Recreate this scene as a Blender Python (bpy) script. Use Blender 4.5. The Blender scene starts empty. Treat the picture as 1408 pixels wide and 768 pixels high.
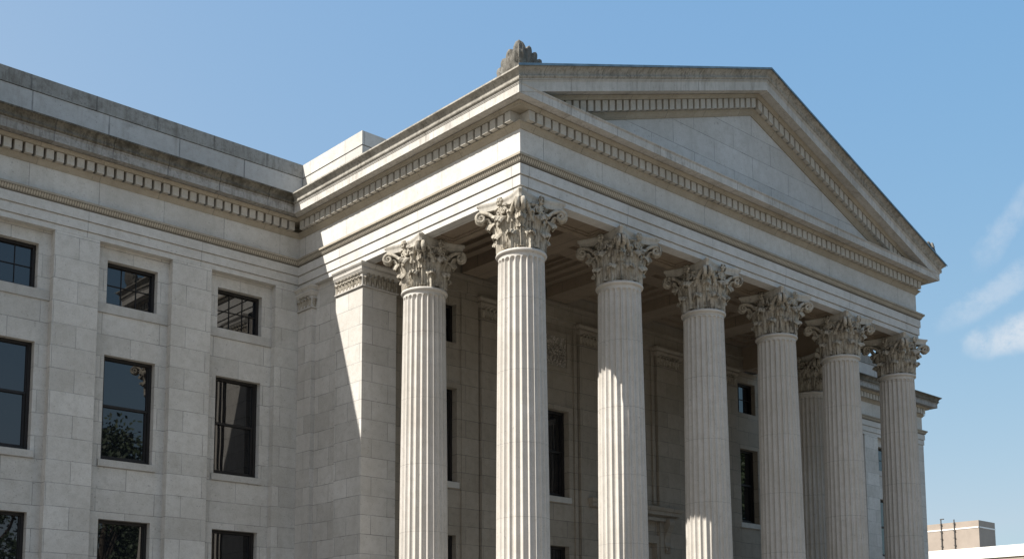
import bpy, bmesh, math, random
from mathutils import Vector, Matrix, noise
R = math.radians
PI = math.pi
random.seed(7)
sc = bpy.context.scene
COL = sc.collection

# ------------------------------------------------------------------ dimensions
W, D = 17.5, 8.83            # portico width, depth of the wing front behind it
WL, WR = -21.0, 34.83        # outer ends of the wings
ZS = 12.0                    # soffit level
C0, S, S2 = 0.518, 3.2927, 3.44
SLOPE = 0.347
TOPP, ZCT = 0.6785, 14.415   # cyma lip
YI = 6.05                    # inner porch wall
def ztop(x):
    return ZCT + SLOPE * (min(x, W - x) + TOPP)

# ------------------------------------------------------------------ node helpers
def newmat(name):
    m = bpy.data.materials.new(name); m.use_nodes = True
    nt = m.node_tree; nt.nodes.clear()
    out = nt.nodes.new('ShaderNodeOutputMaterial')
    b = nt.nodes.new('ShaderNodeBsdfPrincipled')
    nt.links.new(b.outputs[0], out.inputs[0])
    return m, nt, b
def N(nt, t, **kw):
    n = nt.nodes.new(t)
    for k, v in kw.items():
        if k.startswith('i_'):
            n.inputs[int(k[2:])].default_value = v
        else:
            setattr(n, k, v)
    return n
def math_n(nt, op, a, b=None, clamp=False):
    n = nt.nodes.new('ShaderNodeMath'); n.operation = op; n.use_clamp = clamp
    for i, v in enumerate((a, b)):
        if v is None: continue
        if isinstance(v, (int, float)): n.inputs[i].default_value = v
        else: nt.links.new(v, n.inputs[i])
    return n.outputs[0]
def mixc(nt, fac, a, b, mode='MIX'):
    n = nt.nodes.new('ShaderNodeMix'); n.data_type = 'RGBA'; n.blend_type = mode
    for i, v in ((0, fac), (6, a), (7, b)):
        if isinstance(v, (int, float)): n.inputs[i].default_value = v
        elif isinstance(v, tuple): n.inputs[i].default_value = (*v, 1) if len(v) == 3 else v
        else: nt.links.new(v, n.inputs[i])
    return n.outputs[2]
def ramp(nt, v, lo, hi, a=0.0, b=1.0):
    n = nt.nodes.new('ShaderNodeMapRange'); n.interpolation_type = 'SMOOTHSTEP'
    nt.links.new(v, n.inputs[0])
    n.inputs[1].default_value = lo; n.inputs[2].default_value = hi
    n.inputs[3].default_value = a; n.inputs[4].default_value = b
    return n.outputs[0]
def noise_n(nt, vec, scale, detail=4, rough=.55):
    n = nt.nodes.new('ShaderNodeTexNoise')
    n.inputs['Scale'].default_value = scale; n.inputs['Detail'].default_value = detail
    n.inputs['Roughness'].default_value = rough
    nt.links.new(vec, n.inputs['Vector'])
    return n.outputs[0]

def stone(name, col, bw=1.1, rh=.545, u0=0., v0=0., mortar=.010, var=.10, grime=.25, dark=(.10, .09, .075),
          joints=True, ornament=False, egg=False, drums=0., streak=.3, bump=.35, moff=.5, runs=0.):
    m, nt, b = newmat(name)
    geo = N(nt, 'ShaderNodeNewGeometry')
    sep = N(nt, 'ShaderNodeSeparateXYZ'); nt.links.new(geo.outputs['Position'], sep.inputs[0])
    nsep = N(nt, 'ShaderNodeSeparateXYZ'); nt.links.new(geo.outputs['True Normal'], nsep.inputs[0])
    pos = geo.outputs['Position']
    X, Y, Z = sep.outputs
    isx = math_n(nt, 'GREATER_THAN', math_n(nt, 'ABSOLUTE', nsep.outputs[0]), .6)
    u = math_n(nt, 'ADD', math_n(nt, 'MULTIPLY', isx, math_n(nt, 'SUBTRACT', Y, X)), X)
    # mottling at three sizes
    n1 = noise_n(nt, pos, .55, 5, .6)
    n2 = noise_n(nt, pos, 5.0, 6, .65)
    n3 = noise_n(nt, pos, 38., 3, .6)
    base = mixc(nt, ramp(nt, n1, .35, .68), tuple(c * 1.04 for c in col), tuple(c * f for c, f in zip(col, (.90, .89, .875))))
    base = mixc(nt, ramp(nt, n2, .38, .72, 0, .5), base, tuple(c * f for c, f in zip(col, (.74, .72, .68))))
    base = mixc(nt, ramp(nt, n3, .54, .74, 0, .42), base, tuple(c * .52 for c in col))
    base = mixc(nt, ramp(nt, n3, .48, .28, 0, .25), base, tuple(min(.8, c * 1.25) for c in col))
    n4 = noise_n(nt, pos, 17., 2, .5)      # sparse pits and lichen spots
    base = mixc(nt, ramp(nt, n4, .66, .74, 0, .55), base, tuple(c * .45 for c in col))
    h = math_n(nt, 'ADD', math_n(nt, 'MULTIPLY', n2, .6), math_n(nt, 'MULTIPLY', n3, .5))
    if joints:
        cv = N(nt, 'ShaderNodeCombineXYZ')
        nt.links.new(math_n(nt, 'SUBTRACT', u, u0 - 200 * bw), cv.inputs[0])
        nt.links.new(math_n(nt, 'SUBTRACT', Z, v0 - 40 * rh), cv.inputs[1])
        br = N(nt, 'ShaderNodeTexBrick'); br.offset = moff; br.squash = 1.0
        br.inputs['Scale'].default_value = 1; br.inputs['Mortar Size'].default_value = mortar
        br.inputs['Mortar Smooth'].default_value = .3
        br.inputs['Brick Width'].default_value = bw; br.inputs['Row Height'].default_value = rh
        br.inputs['Color1'].default_value = (1 + var * .35, 1 + var * .3, 1 + var * .2, 1)
        br.inputs['Color2'].default_value = (1 - var, 1 - var * 1.08, 1 - var * 1.25, 1)
        br.inputs['Mortar'].default_value = (1, 1, 1, 1)
        nt.links.new(cv.outputs[0], br.inputs['Vector'])
        base = mixc(nt, 1.0, base, br.outputs['Color'], 'MULTIPLY')
        # uneven joints: tight in places, open and dirty in others
        open_ = ramp(nt, noise_n(nt, pos, 1.7, 2), .3, .7, .35, .85)
        jf = math_n(nt, 'MULTIPLY', br.outputs['Fac'], open_)
        base = mixc(nt, jf, base, tuple(c * .34 for c in col))
        h = math_n(nt, 'SUBTRACT', h, math_n(nt, 'MULTIPLY', br.outputs['Fac'], .9))
    if drums:
        ci = math_n(nt, 'FLOOR', math_n(nt, 'DIVIDE', math_n(nt, 'ADD', X, 1.1), 3.29))
        zz = math_n(nt, 'DIVIDE', math_n(nt, 'ADD', Z, math_n(nt, 'MULTIPLY', math_n(nt, 'FRACT', math_n(nt, 'MULTIPLY', ci, .37)), .9)), drums)
        fr = math_n(nt, 'ABSOLUTE', math_n(nt, 'SUBTRACT', math_n(nt, 'FRACT', zz), .5))
        jl = math_n(nt, 'GREATER_THAN', fr, .5 - .006 / drums)
        base = mixc(nt, math_n(nt, 'MULTIPLY', jl, .6), base, tuple(c * .35 for c in col))
        wn = N(nt, 'ShaderNodeTexWhiteNoise'); wn.noise_dimensions = '2D'
        cc = N(nt, 'ShaderNodeCombineXYZ'); nt.links.new(math_n(nt, 'ROUND', zz), cc.inputs[0])
        nt.links.new(math_n(nt, 'FLOOR', math_n(nt, 'DIVIDE', math_n(nt, 'ADD', X, 1.1), 3.29)), cc.inputs[1])
        nt.links.new(cc.outputs[0], wn.inputs['Vector'])
        base = mixc(nt, math_n(nt, 'MULTIPLY', wn.outputs[0], .35), base, tuple(c * f for c, f in zip(col, (.82, .80, .76))))
    if egg:
        eu = math_n(nt, 'MULTIPLY', math_n(nt, 'SUBTRACT', math_n(nt, 'FRACT', math_n(nt, 'DIVIDE', math_n(nt, 'ADD', u, 100), .062)), .5), 2.0)
        ez = math_n(nt, 'MULTIPLY', math_n(nt, 'SUBTRACT', math_n(nt, 'DIVIDE', math_n(nt, 'SUBTRACT', Z, 12.655), .12), .55), 2.0)
        dd = math_n(nt, 'SQRT', math_n(nt, 'ADD', math_n(nt, 'MULTIPLY', eu, eu), math_n(nt, 'MULTIPLY', ez, ez)))
        k = ramp(nt, dd, .55, 1.0)
        base = mixc(nt, math_n(nt, 'MULTIPLY', k, .8), base, tuple(c * .28 for c in col))
        h = math_n(nt, 'SUBTRACT', h, math_n(nt, 'MULTIPLY', k, 1.5))
    if ornament:
        cv = N(nt, 'ShaderNodeCombineXYZ'); nt.links.new(u, cv.inputs[0]); nt.links.new(Z, cv.inputs[1])
        vo = N(nt, 'ShaderNodeTexVoronoi'); vo.inputs['Scale'].default_value = 17
        nt.links.new(cv.outputs[0], vo.inputs['Vector'])
        k = ramp(nt, vo.outputs['Distance'], .25, .6)
        base = mixc(nt, math_n(nt, 'MULTIPLY', k, .7), base, tuple(c * .33 for c in col))
        h = math_n(nt, 'SUBTRACT', h, math_n(nt, 'MULTIPLY', k, 1.2))
    # rain streaks and soot with shapes of their own
    if streak:
        cv = N(nt, 'ShaderNodeCombineXYZ')
        nt.links.new(math_n(nt, 'MULTIPLY', X, 3.2), cv.inputs[0]); nt.links.new(math_n(nt, 'MULTIPLY', Y, 3.2), cv.inputs[1])
        nt.links.new(math_n(nt, 'MULTIPLY', Z, .28), cv.inputs[2])
        s1 = noise_n(nt, cv.outputs[0], 1.0, 5, .6)
        base = mixc(nt, ramp(nt, s1, .52, .78, 0, streak), base, tuple(c * f for c, f in zip(col, (.50, .46, .40))))
    if runs:      # soot runs, dark and narrow
        cv = N(nt, 'ShaderNodeCombineXYZ')
        nt.links.new(math_n(nt, 'MULTIPLY', X, 13.), cv.inputs[0]); nt.links.new(math_n(nt, 'MULTIPLY', Y, 13.), cv.inputs[1])
        nt.links.new(math_n(nt, 'MULTIPLY', Z, 2.2), cv.inputs[2])
        s2 = noise_n(nt, cv.outputs[0], 1.0, 4, .6)
        patch = ramp(nt, noise_n(nt, pos, .9, 3), .38, .60, .35, 1.0)
        base = mixc(nt, math_n(nt, 'MULTIPLY', ramp(nt, s2, .47, .62, 0, runs), patch), base, dark)
    if grime:
        g1 = noise_n(nt, pos, 1.3, 7, .68)
        if grime > .3:
            g2 = noise_n(nt, pos, 11., 6, .7)
            base = mixc(nt, ramp(nt, g2, .50, .66, 0, grime * 1.1), base, dark)
        base = mixc(nt, ramp(nt, g1, .66 - grime * .35, .82 - grime * .25, 0, min(.9, grime * 1.6)), base, dark)
    nt.links.new(base, b.inputs['Base Color'])
    b.inputs['Roughness'].default_value = .85
    b.inputs['Specular IOR Level'].default_value = .25
    bp = N(nt, 'ShaderNodeBump'); bp.inputs['Strength'].default_value = bump; bp.inputs['Distance'].default_value = .02
    nt.links.new(h, bp.inputs['Height']); nt.links.new(bp.outputs[0], b.inputs['Normal'])
    return m

ST = (.50, .48, .445)
M = {}
M['wing'] = stone('wing_ashlar', (.52, .505, .47), 1.52, .545, -4.75 - .76, 10.30, var=.12, grime=.10, streak=.25)
M['pilaster'] = stone('wing_pilaster_ashlar', (.53, .515, .48), 1.14, .545, -6.80, 10.30, var=.13, grime=.08, streak=.2, mortar=.009)
M['west'] = stone('portico_ashlar', (.53, .51, .475), 1.02, .49, .33, 11.36, var=.13, grime=.04, streak=.12)
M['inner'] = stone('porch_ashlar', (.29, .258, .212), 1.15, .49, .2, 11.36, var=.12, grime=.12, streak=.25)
M['frieze'] = stone('frieze_blocks', (.53, .515, .485), 1.95, 40., .75, 0, var=.07, grime=.05, streak=.14, moff=0)
M['wingfrieze'] = stone('wing_frieze_blocks', (.51, .495, .46), 1.72, 40., -.62, 0, var=.09, grime=.12, streak=.2, moff=0)
M['arch'] = stone('architrave_blocks', (.53, .515, .485), 3.2927, 40., .22, 0, var=.05, grime=.05, streak=.12, moff=0)
M['wingarch'] = stone('wing_architrave_blocks', (.51, .495, .46), 3.05, 40., -6.05, 0, var=.06, grime=.10, streak=.15, moff=0)
M['taenia'] = stone('carved_band', (.41, .37, .30), 1, 1, joints=False, egg=True, grime=.15, streak=.2)
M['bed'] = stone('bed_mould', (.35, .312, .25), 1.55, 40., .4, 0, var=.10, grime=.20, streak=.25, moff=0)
M['dentil'] = stone('dentil_stone', (.45, .425, .375), joints=False, grime=.12, streak=.2)
M['corona'] = stone('corona', (.50, .48, .445), 1.55, 40., 1.1, 0, var=.12, grime=.24, streak=.5, moff=0, runs=.25)
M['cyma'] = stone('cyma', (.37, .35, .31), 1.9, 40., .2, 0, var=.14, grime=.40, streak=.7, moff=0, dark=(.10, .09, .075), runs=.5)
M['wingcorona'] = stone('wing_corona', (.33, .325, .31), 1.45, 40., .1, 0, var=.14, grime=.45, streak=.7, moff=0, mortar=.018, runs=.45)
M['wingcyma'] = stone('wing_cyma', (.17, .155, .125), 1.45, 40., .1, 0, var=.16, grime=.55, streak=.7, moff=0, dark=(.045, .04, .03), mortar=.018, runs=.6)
M['parapet'] = stone('parapet_blocks', (.40, .40, .39), 1.95, 40., .5, 0, var=.08, grime=.25, streak=.5, moff=0, mortar=.022)
M['coping'] = stone('coping_blocks', (.27, .27, .255), 1.65, 40., .9, 0, var=.10, grime=.42, streak=.7, moff=0, mortar=.022, runs=.45)
M['attic'] = stone('attic_blocks', (.50, .48, .445), 1.7, .8, 9.02, 15.56, var=.06, grime=.16, streak=.35, moff=0)
M['shaft'] = stone('column_drums', (.53, .50, .455), joints=False, drums=1.62, grime=.05, streak=.16, bump=.3)
M['capital'] = stone('capital_stone', (.44, .40, .33), joints=False, grime=.34, streak=.4, dark=(.075, .062, .045), bump=1., runs=.9)
M['abacus'] = stone('abacus_stone', (.47, .44, .385), joints=False, grime=.12, streak=.3, runs=.25)
M['leafband'] = stone('leaf_band_stone', (.36, .325, .265), joints=False, grime=.34, streak=.3, dark=(.08, .068, .05), bump=.9, runs=.6)
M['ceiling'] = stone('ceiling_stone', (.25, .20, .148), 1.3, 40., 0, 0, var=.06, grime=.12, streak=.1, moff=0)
M['tymp'] = stone('tympanum_blocks', (.50, .495, .48), 1.7, .62, .3, 14.2, var=.07, grime=.05, streak=.2)
M['sill'] = stone('sill_stone', (.44, .425, .39), joints=False, grime=.12, streak=.3)
M['relief'] = stone('relief_stone', (.44, .40, .34), joints=False, ornament=True, grime=.2)
M['acro'] = stone('acroterion_stone', (.18, .172, .152), joints=False, grime=.5, streak=.3, dark=(.06, .053, .042), bump=1., runs=.7)

def simple(name, col, rough=.5, metal=0., nscale=8., namt=.15, spec=.5):
    m, nt, b = newmat(name)
    geo = N(nt, 'ShaderNodeNewGeometry')
    n = noise_n(nt, geo.outputs['Position'], nscale, 5, .6)
    c = mixc(nt, ramp(nt, n, .3, .7), tuple(x * (1 - namt) for x in col), tuple(x * (1 + namt) for x in col))
    nt.links.new(c, b.inputs['Base Color'])
    b.inputs['Roughness'].default_value = rough; b.inputs['Metallic'].default_value = metal
    b.inputs['Specular IOR Level'].default_value = spec
    return m
M['frame'] = simple('window_frame_paint', (.016, .014, .013), .5, nscale=3., spec=.3)
M['lead'] = simple('flashing_metal', (.14, .21, .26), .55, .2, 3., .25)
M['roof'] = simple('roof_metal', (.20, .22, .23), .6, 0, 2., .2)
M['door'] = simple('door_bronze', (.05, .035, .025), .4, .3)
def glass_mat():
    m, nt, b = newmat('window_glass')
    geo = N(nt, 'ShaderNodeNewGeometry')
    b.inputs['Base Color'].default_value = (.006, .007, .009, 1)
    b.inputs['Roughness'].default_value = .012
    b.inputs['IOR'].default_value = 1.75
    n = noise_n(nt, geo.outputs['Position'], .9, 1, .4)
    bp = N(nt, 'ShaderNodeBump'); bp.inputs['Strength'].default_value = .06; bp.inputs['Distance'].default_value = .05
    nt.links.new(n, bp.inputs['Height']); nt.links.new(bp.outputs[0], b.inputs['Normal'])
    return m
M['glass'] = glass_mat()

# ------------------------------------------------------------------ mesh helpers
def link(o, parent=None):
    COL.objects.link(o)
    if parent: o.parent = parent
    return o
def build(name, bm, mat, parent=None, smooth=False, loc=None, sharp=42):
    me = bpy.data.meshes.new(name)
    bmesh.ops.recalc_face_normals(bm, faces=bm.faces)
    if smooth:
        for f in bm.faces: f.smooth = True
    bm.to_mesh(me); bm.free()
    me.materials.append(mat)
    o = bpy.data.objects.new(name, me)
    if loc: o.location = loc
    if smooth:
        try: me.set_sharp_from_angle(angle=R(sharp))
        except Exception: pass
    return link(o, parent)
def box(bm, x0, x1, y0, y1, z0, z1):
    v = [bm.verts.new(p) for p in ((x0, y0, z0), (x1, y0, z0), (x1, y1, z0), (x0, y1, z0), (x0, y0, z1), (x1, y0, z1), (x1, y1, z1), (x0, y1, z1))]
    for f in ((3, 2, 1, 0), (4, 5, 6, 7), (0, 1, 5, 4), (1, 2, 6, 5), (2, 3, 7, 6), (3, 0, 4, 7)):
        bm.faces.new([v[i] for i in f])
def boxes(*bs):
    bm = bmesh.new()
    for b in bs: box(bm, *b)
    return bm
def mitres(path):
    n = len(path); P = [Vector(p) for p in path]; dirs = []
    for i in range(n - 1):
        d = (P[i + 1] - P[i]).normalized(); dirs.append(Vector((d.y, -d.x)))
    out = []
    for i in range(n):
        if i == 0: out.append(dirs[0])
        elif i == n - 1: out.append(dirs[-1])
        else:
            a, b = dirs[i - 1], dirs[i]; m = (a + b)
            out.append(m / (1 + a.dot(b)))
    return P, out
def sweep(bm, path, prof, i0=0, i1=None, closed=False, caps=True):
    """prof: list of (p, z); p = outward projection. emits path segments i0..i1"""
    P, mt = mitres(path)
    if i1 is None: i1 = len(path) - 1
    rows = []
    for i in range(i0, i1 + 1):
        rows.append([bm.verts.new((P[i].x + mt[i].x * p, P[i].y + mt[i].y * p, z)) for p, z in prof])
    k = len(prof)
    for a, b in zip(rows, rows[1:]):
        for j in range(k if closed else k - 1):
            bm.faces.new((a[j], b[j], b[(j + 1) % k], a[(j + 1) % k]))
    if caps:
        for r in (rows[0], rows[-1]):
            if len(r) > 2: bm.faces.new(r)
def wall_y(bm, x0, x1, z0, z1, y, openings, depth):
    """wall face at plane y (facing -y) with rectangular openings and reveals"""
    xs = sorted({x0, x1, *[v for o in openings for v in o[:2] if x0 < v < x1]})
    zs = sorted({z0, z1, *[v for o in openings for v in o[2:4] if z0 < v < z1]})
    vv = {}
    def V(x, yy, z):
        k = (round(x, 4), round(yy, 4), round(z, 4))
        if k not in vv: vv[k] = bm.verts.new((x, yy, z))
        return vv[k]
    for a, b in zip(xs, xs[1:]):
        for c, d in zip(zs, zs[1:]):
            mx, mz = (a + b) / 2, (c + d) / 2
            if any(o[0] < mx < o[1] and o[2] < mz < o[3] for o in openings): continue
            bm.faces.new((V(a, y, c), V(b, y, c), V(b, y, d), V(a, y, d)))
    for o in openings:
        a, b, c, d = o[:4]; y2 = y + depth
        for q in (((a, c), (a, d)), ((a, d), (b, d)), ((b, d), (b, c)), ((b, c), (a, c))):
            (p, r), (s, t) = q
            f = [bm.verts.new(w) for w in ((p, y, r), (s, y, t), (s, y2, t), (p, y2, r))]
            bm.faces.new(f)
def tube(bm, pts, radii, seg=8, flat=None):
    """tube through pts; flat=(binormal, ratio) makes an elliptic section"""
    rings = []; n = len(pts)
    pts = [Vector(p) for p in pts]
    for i in range(n):
        t = (pts[min(i + 1, n - 1)] - pts[max(i - 1, 0)]).normalized()
        up = Vector(flat[0]) if flat else (Vector((0, 0, 1)) if abs(t.z) < .9 else Vector((1, 0, 0)))
        a = (up - t * up.dot(t)).normalized(); b = t.cross(a)
        r = radii[i] if isinstance(radii, (list, tuple)) else radii
        ra, rb = (r * flat[1], r) if flat else (r, r)
        rings.append([bm.verts.new(pts[i] + a * (ra * math.cos(2 * PI * k / seg)) + b * (rb * math.sin(2 * PI * k / seg))) for k in range(seg)])
    for p, q in zip(rings, rings[1:]):
        for k in range(seg):
            bm.faces.new((p[k], p[(k + 1) % seg], q[(k + 1) % seg], q[k]))
    bm.faces.new(rings[0][::-1]); bm.faces.new(rings[-1])
def lathe(bm, prof, seg=48, cap=False):
    rings = [[bm.verts.new((r * math.cos(2 * PI * k / seg), r * math.sin(2 * PI * k / seg), z)) for k in range(seg)] for r, z in prof]
    for p, q in zip(rings, rings[1:]):
        for k in range(seg):
            bm.faces.new((p[k], p[(k + 1) % seg], q[(k + 1) % seg], q[k]))
    if cap:
        bm.faces.new(rings[0][::-1]); bm.faces.new(rings[-1])

# ------------------------------------------------------------------ the courthouse
bld = bpy.data.objects.new('courthouse', None); COL.objects.link(bld)
bld['label'] = 'pale limestone courthouse with pedimented portico of fluted Corinthian columns and a plain wing'
bld['category'] = 'courthouse'

PATH = [(WL, D), (0, D), (0, 0), (W, 0), (W, D), (WR, D), (WR, 24)]
SEG = {'wing': (0, 1), 'side': (1, 2), 'front': (2, 3), 'side2': (3, 4), 'wing2': (4, 5), 'end': (5, 6)}
A = ZS
P_ARCH = [(-.3, A), (0, A), (0, A + .128), (-.022, A + .132), (-.022, A + .15), (.03, A + .15), (.03, A + .372), (.006, A + .376), (.006, A + .396),
          (.06, A + .396), (.06, A + .632), (.03, A + .637), (.03, A + .652), (-.3, A + .652)]
P_TAEN = [(-.3, A + .652), (.075, A + .652), (.085, A + .668), (.10, A + .70), (.135, A + .755), (.15, A + .775)]
P_TAEN2 = [(-.3, A + .775), (.165, A + .775), (.165, A + .825), (.14, A + .832), (-.02, A + .845), (-.3, A + .845)]
P_FRIEZE = [(-.3, A + .846), (-.02, A + .846), (-.02, A + 1.47), (-.3, A + 1.47)]
P_BED = [(-.3, A + 1.47), (.0, A + 1.47), (.008, A + 1.485), (.02, A + 1.50), (.05, A + 1.54), (.085, A + 1.575), (.10, A + 1.58), (.10, A + 1.60), (-.16, A + 1.602), (-.16, A + 1.842),
         (.225, A + 1.842), (.235, A + 1.855), (.25, A + 1.885), (.285, A + 1.912), (.285, A + 1.923), (-.3, A + 1.923)]
P_CORONA = [(-.3, A + 1.923), (.49, A + 1.94), (.50, A + 1.923), (.515, A + 1.923), (.515, A + 2.105), (.525, A + 2.105), (.53, A + 2.118), (.515, A + 2.124), (.535, A + 2.132), (.54, A + 2.148), (-.3, A + 2.17)]
P_CYMA = [(-.3, A + 2.17), (.53, A + 2.149), (.55, A + 2.165), (.575, A + 2.18), (.585, A + 2.205), (.575, A + 2.225), (.56, A + 2.235), (.565, A + 2.27), (.585, A + 2.31), (.625, A + 2.35), (.655, A + 2.372), (.6785, A + 2.378), (.6785, A + 2.415), (.2, A + 2.425), (-.3, A + 2.43)]
for key, (a, b) in SEG.items():
    wing = 'wing' in key or key == 'end'
    def sw(name, prof, mat, parent=bld):
        bm = bmesh.new(); sweep(bm, PATH, prof, a, b); return build(name, bm, mat, parent)
    sw('architrave', P_ARCH, M['wingarch'] if wing else M['arch'])
    t = sw('taenia', P_TAEN, M['taenia']); sw('fillet', P_TAEN2, M['bed'], t)
    sw('frieze', P_FRIEZE, M['wingfrieze'] if wing else M['frieze'])
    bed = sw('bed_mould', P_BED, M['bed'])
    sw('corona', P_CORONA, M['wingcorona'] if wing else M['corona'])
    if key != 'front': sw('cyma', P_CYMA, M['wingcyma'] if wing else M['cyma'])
    # dentils: one course per run of cornice
    p, q = Vector(PATH[a]), Vector(PATH[b]); d = (q - p); L = d.length; d.normalize(); o = Vector((d.y, -d.x))
    s0 = .10 if key in ('front', 'side2', 'end') else .34 if key in ('side', 'wing2') else .1
    s1 = L + (-.10 if key in ('side', 'front', 'wing2') else -.30 if key in ('wing', 'side2') else 0)
    n = max(1, round((s1 - s0 - .15) / .25)); pitch = (s1 - s0 - .15) / n
    bm = bmesh.new()
    for i in range(n + 1):
        c = p + d * (s0 + .075 + pitch * i)
        jit = random.uniform(-.006, .006)
        pts = []
        for z in (A + 1.605 + jit * .5, A + 1.832):
            for (u, w) in ((-.089, -.15), (.089, -.15), (.089, .205 + jit), (-.089, .205 + jit)):
                v = c + d * u + o * w; pts.append(bm.verts.new((v.x, v.y, z)))
        for f in ((0, 1, 2, 3), (7, 6, 5, 4), (0, 4, 5, 1), (1, 5, 6, 2), (2, 6, 7, 3), (3, 7, 4, 0)):
            bm.faces.new([pts[k] for k in f])
    build('dentil_course', bm, M['dentil'], bed)

# ---- pediment
def rake_pts(prof_row, left):
    pass
def rake(bm, prof, left, x_end=None, caps=True):
    """prof: (p, dz) dz below the lip line; runs from the eave mitre to the ridge"""
    rows = [[], []]
    for p, dz in prof:
        xa = -p if x_end is None else x_end; xb = W / 2
        za = ztop(xa) if True else 0
        for r, x in ((0, xa), (1, xb)):
            z = ZCT + SLOPE * (x + TOPP) + dz
            X = x if left else W - x
            rows[r].append(bm.verts.new((X, -p, z)))
    k = len(prof)
    for j in range(k - 1):
        bm.faces.new((rows[0][j], rows[1][j], rows[1][j + 1], rows[0][j + 1]))
    if caps: bm.faces.new(rows[0])
R_BED = [(-.3, -1.06), (.0, -1.06), (.01, -1.04), (.03, -1.02), (.06, -.97), (.095, -.935), (.105, -.93), (.105, -.91), (-.16, -.908), (-.16, -.64), (.225, -.64), (.235, -.62), (.25, -.585), (.285, -.555), (.285, -.545), (-.3, -.545)]
R_COR = [(-.3, -.545), (.49, -.53), (.49, -.545), (.525, -.545), (.525, -.315), (.535, -.315), (.545, -.295), (.53, -.288), (.55, -.278), (.552, -.262), (-.3, -.25)]
R_CYM = [(-.3, -.25), (.54, -.262), (.56, -.245), (.58, -.225), (.59, -.205), (.58, -.185), (.566, -.175), (.57, -.14), (.59, -.10), (.63, -.06), (.66, -.04), (.6785, -.035), (.6785, 0), (-.3, .02)]
R_FLASH = [(-.3, .024), (.60, .006), (.69, .003), (.705, -.02), (.712, -.02), (.712, .03), (.69, .04), (-.3, .05)]
for left in (True, False):
    bm = bmesh.new(); rake(bm, R_BED, left, x_end=.4); rb = build('raking_bed_mould', bm, M['bed'], bld)
    bm = bmesh.new(); rake(bm, R_COR, left); build('raking_corona', bm, M['corona'], bld)
    bm = bmesh.new(); rake(bm, R_CYM, left); build('raking_cyma', bm, M['cyma'], bld)
    bm = bmesh.new(); rake(bm, R_FLASH, left); build('flashing', bm, M['lead'], bld)
    bm = bmesh.new()
    x = W / 2 - .155
    while x > 1.0:
        pts = []
        jit = random.uniform(-.006, .006)
        for dz in (-.905, -.648):
            for (u, w) in ((-.089, -.15), (.089, -.15), (.089, .205 + jit), (-.089, .205 + jit)):
                X = x + u; z = ZCT + SLOPE * (X + TOPP) + dz
                pts.append(bm.verts.new((X if left else W - X, -w, z)))
        for f in ((0, 1, 2, 3), (7, 6, 5, 4), (0, 4, 5, 1), (1, 5, 6, 2), (2, 6, 7, 3), (3, 7, 4, 0)):
            bm.faces.new([pts[k] for k in f])
        x -= .25
    build('dentil_course', bm, M['dentil'], rb)
bm = bmesh.new()
f = [bm.verts.new(p) for p in ((.3, .03, 14.0), (W - .3, .03, 14.0), (W - .3, .03, 14.10), (W / 2, .03, ztop(W / 2) - .9), (.3, .03, 14.10))]
fc = bm.faces.new(f)
r = bmesh.ops.extrude_face_region(bm, geom=[fc])
bmesh.ops.translate(bm, verts=[v for v in r['geom'] if isinstance(v, bmesh.types.BMVert)], vec=(0, .5, 0))
build('tympanum', bm, M['tymp'], bld)
# roof
bm = bmesh.new()
prev = None
for y in (.22, 16.):
    row = [bm.verts.new((x, y, z)) for x, z in ((-.3, ztop(-.3) + .0), (W / 2, ztop(W / 2) + .0), (W + .3, ztop(-.3) + .0), (W + .3, 14.3), (-.3, 14.3))]
    if prev:
        for j in range(5): bm.faces.new((prev[j], row[j], row[(j + 1) % 5], prev[(j + 1) % 5]))
    bm.faces.new(row); prev = row
build('roof', bm, M['roof'], bld)
# attic block and parapets
bm = boxes((.46, 4.2, 6.55, 15., 14.3, 15.55), (.44, 4.2, 6.53, 15., 15.565, 15.95))
build('attic_block', bm, M['attic'], bld)
bm = boxes((W - 4.2, W - .46, 6.55, 15., 14.3, 15.55), (W - 4.2, W - .44, 6.53, 15., 15.565, 15.95))
build('attic_block', bm, M['attic'], bld)
for (x0, x1) in ((WL + .6, .44), (W - .44, WR - .25)):
    pa = build('parapet', boxes((x0, x1, 9.42, 9.9, 14.3, 15.55)), M['parapet'], bld)
    build('coping', boxes((x0 - .01, x1 + .01, 9.40, 9.93, 15.562, 15.95)), M['coping'], pa)
build('parapet', boxes((WR - .75, WR - .25, 9.92, 23.5, 14.3, 15.9)), M['parapet'], bld)
for a, b in ((WL, .44), (W, WR - .2)):
    build('flat_roof', boxes((a, b, 9.3, 24., 14.2, 14.36)), M['roof'], bld)
# body of the building behind the fronts
build('rear_wall', boxes((WL + .1, WR - .12, 23.4, 23.9, 0, 14.3), (WR - .42, WR - .02, D + .4, 23.5, 0, 12.3), (WL + .02, WL + .4, D + .4, 23.5, 0, 14.2)), M['wing'], bld)

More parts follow.
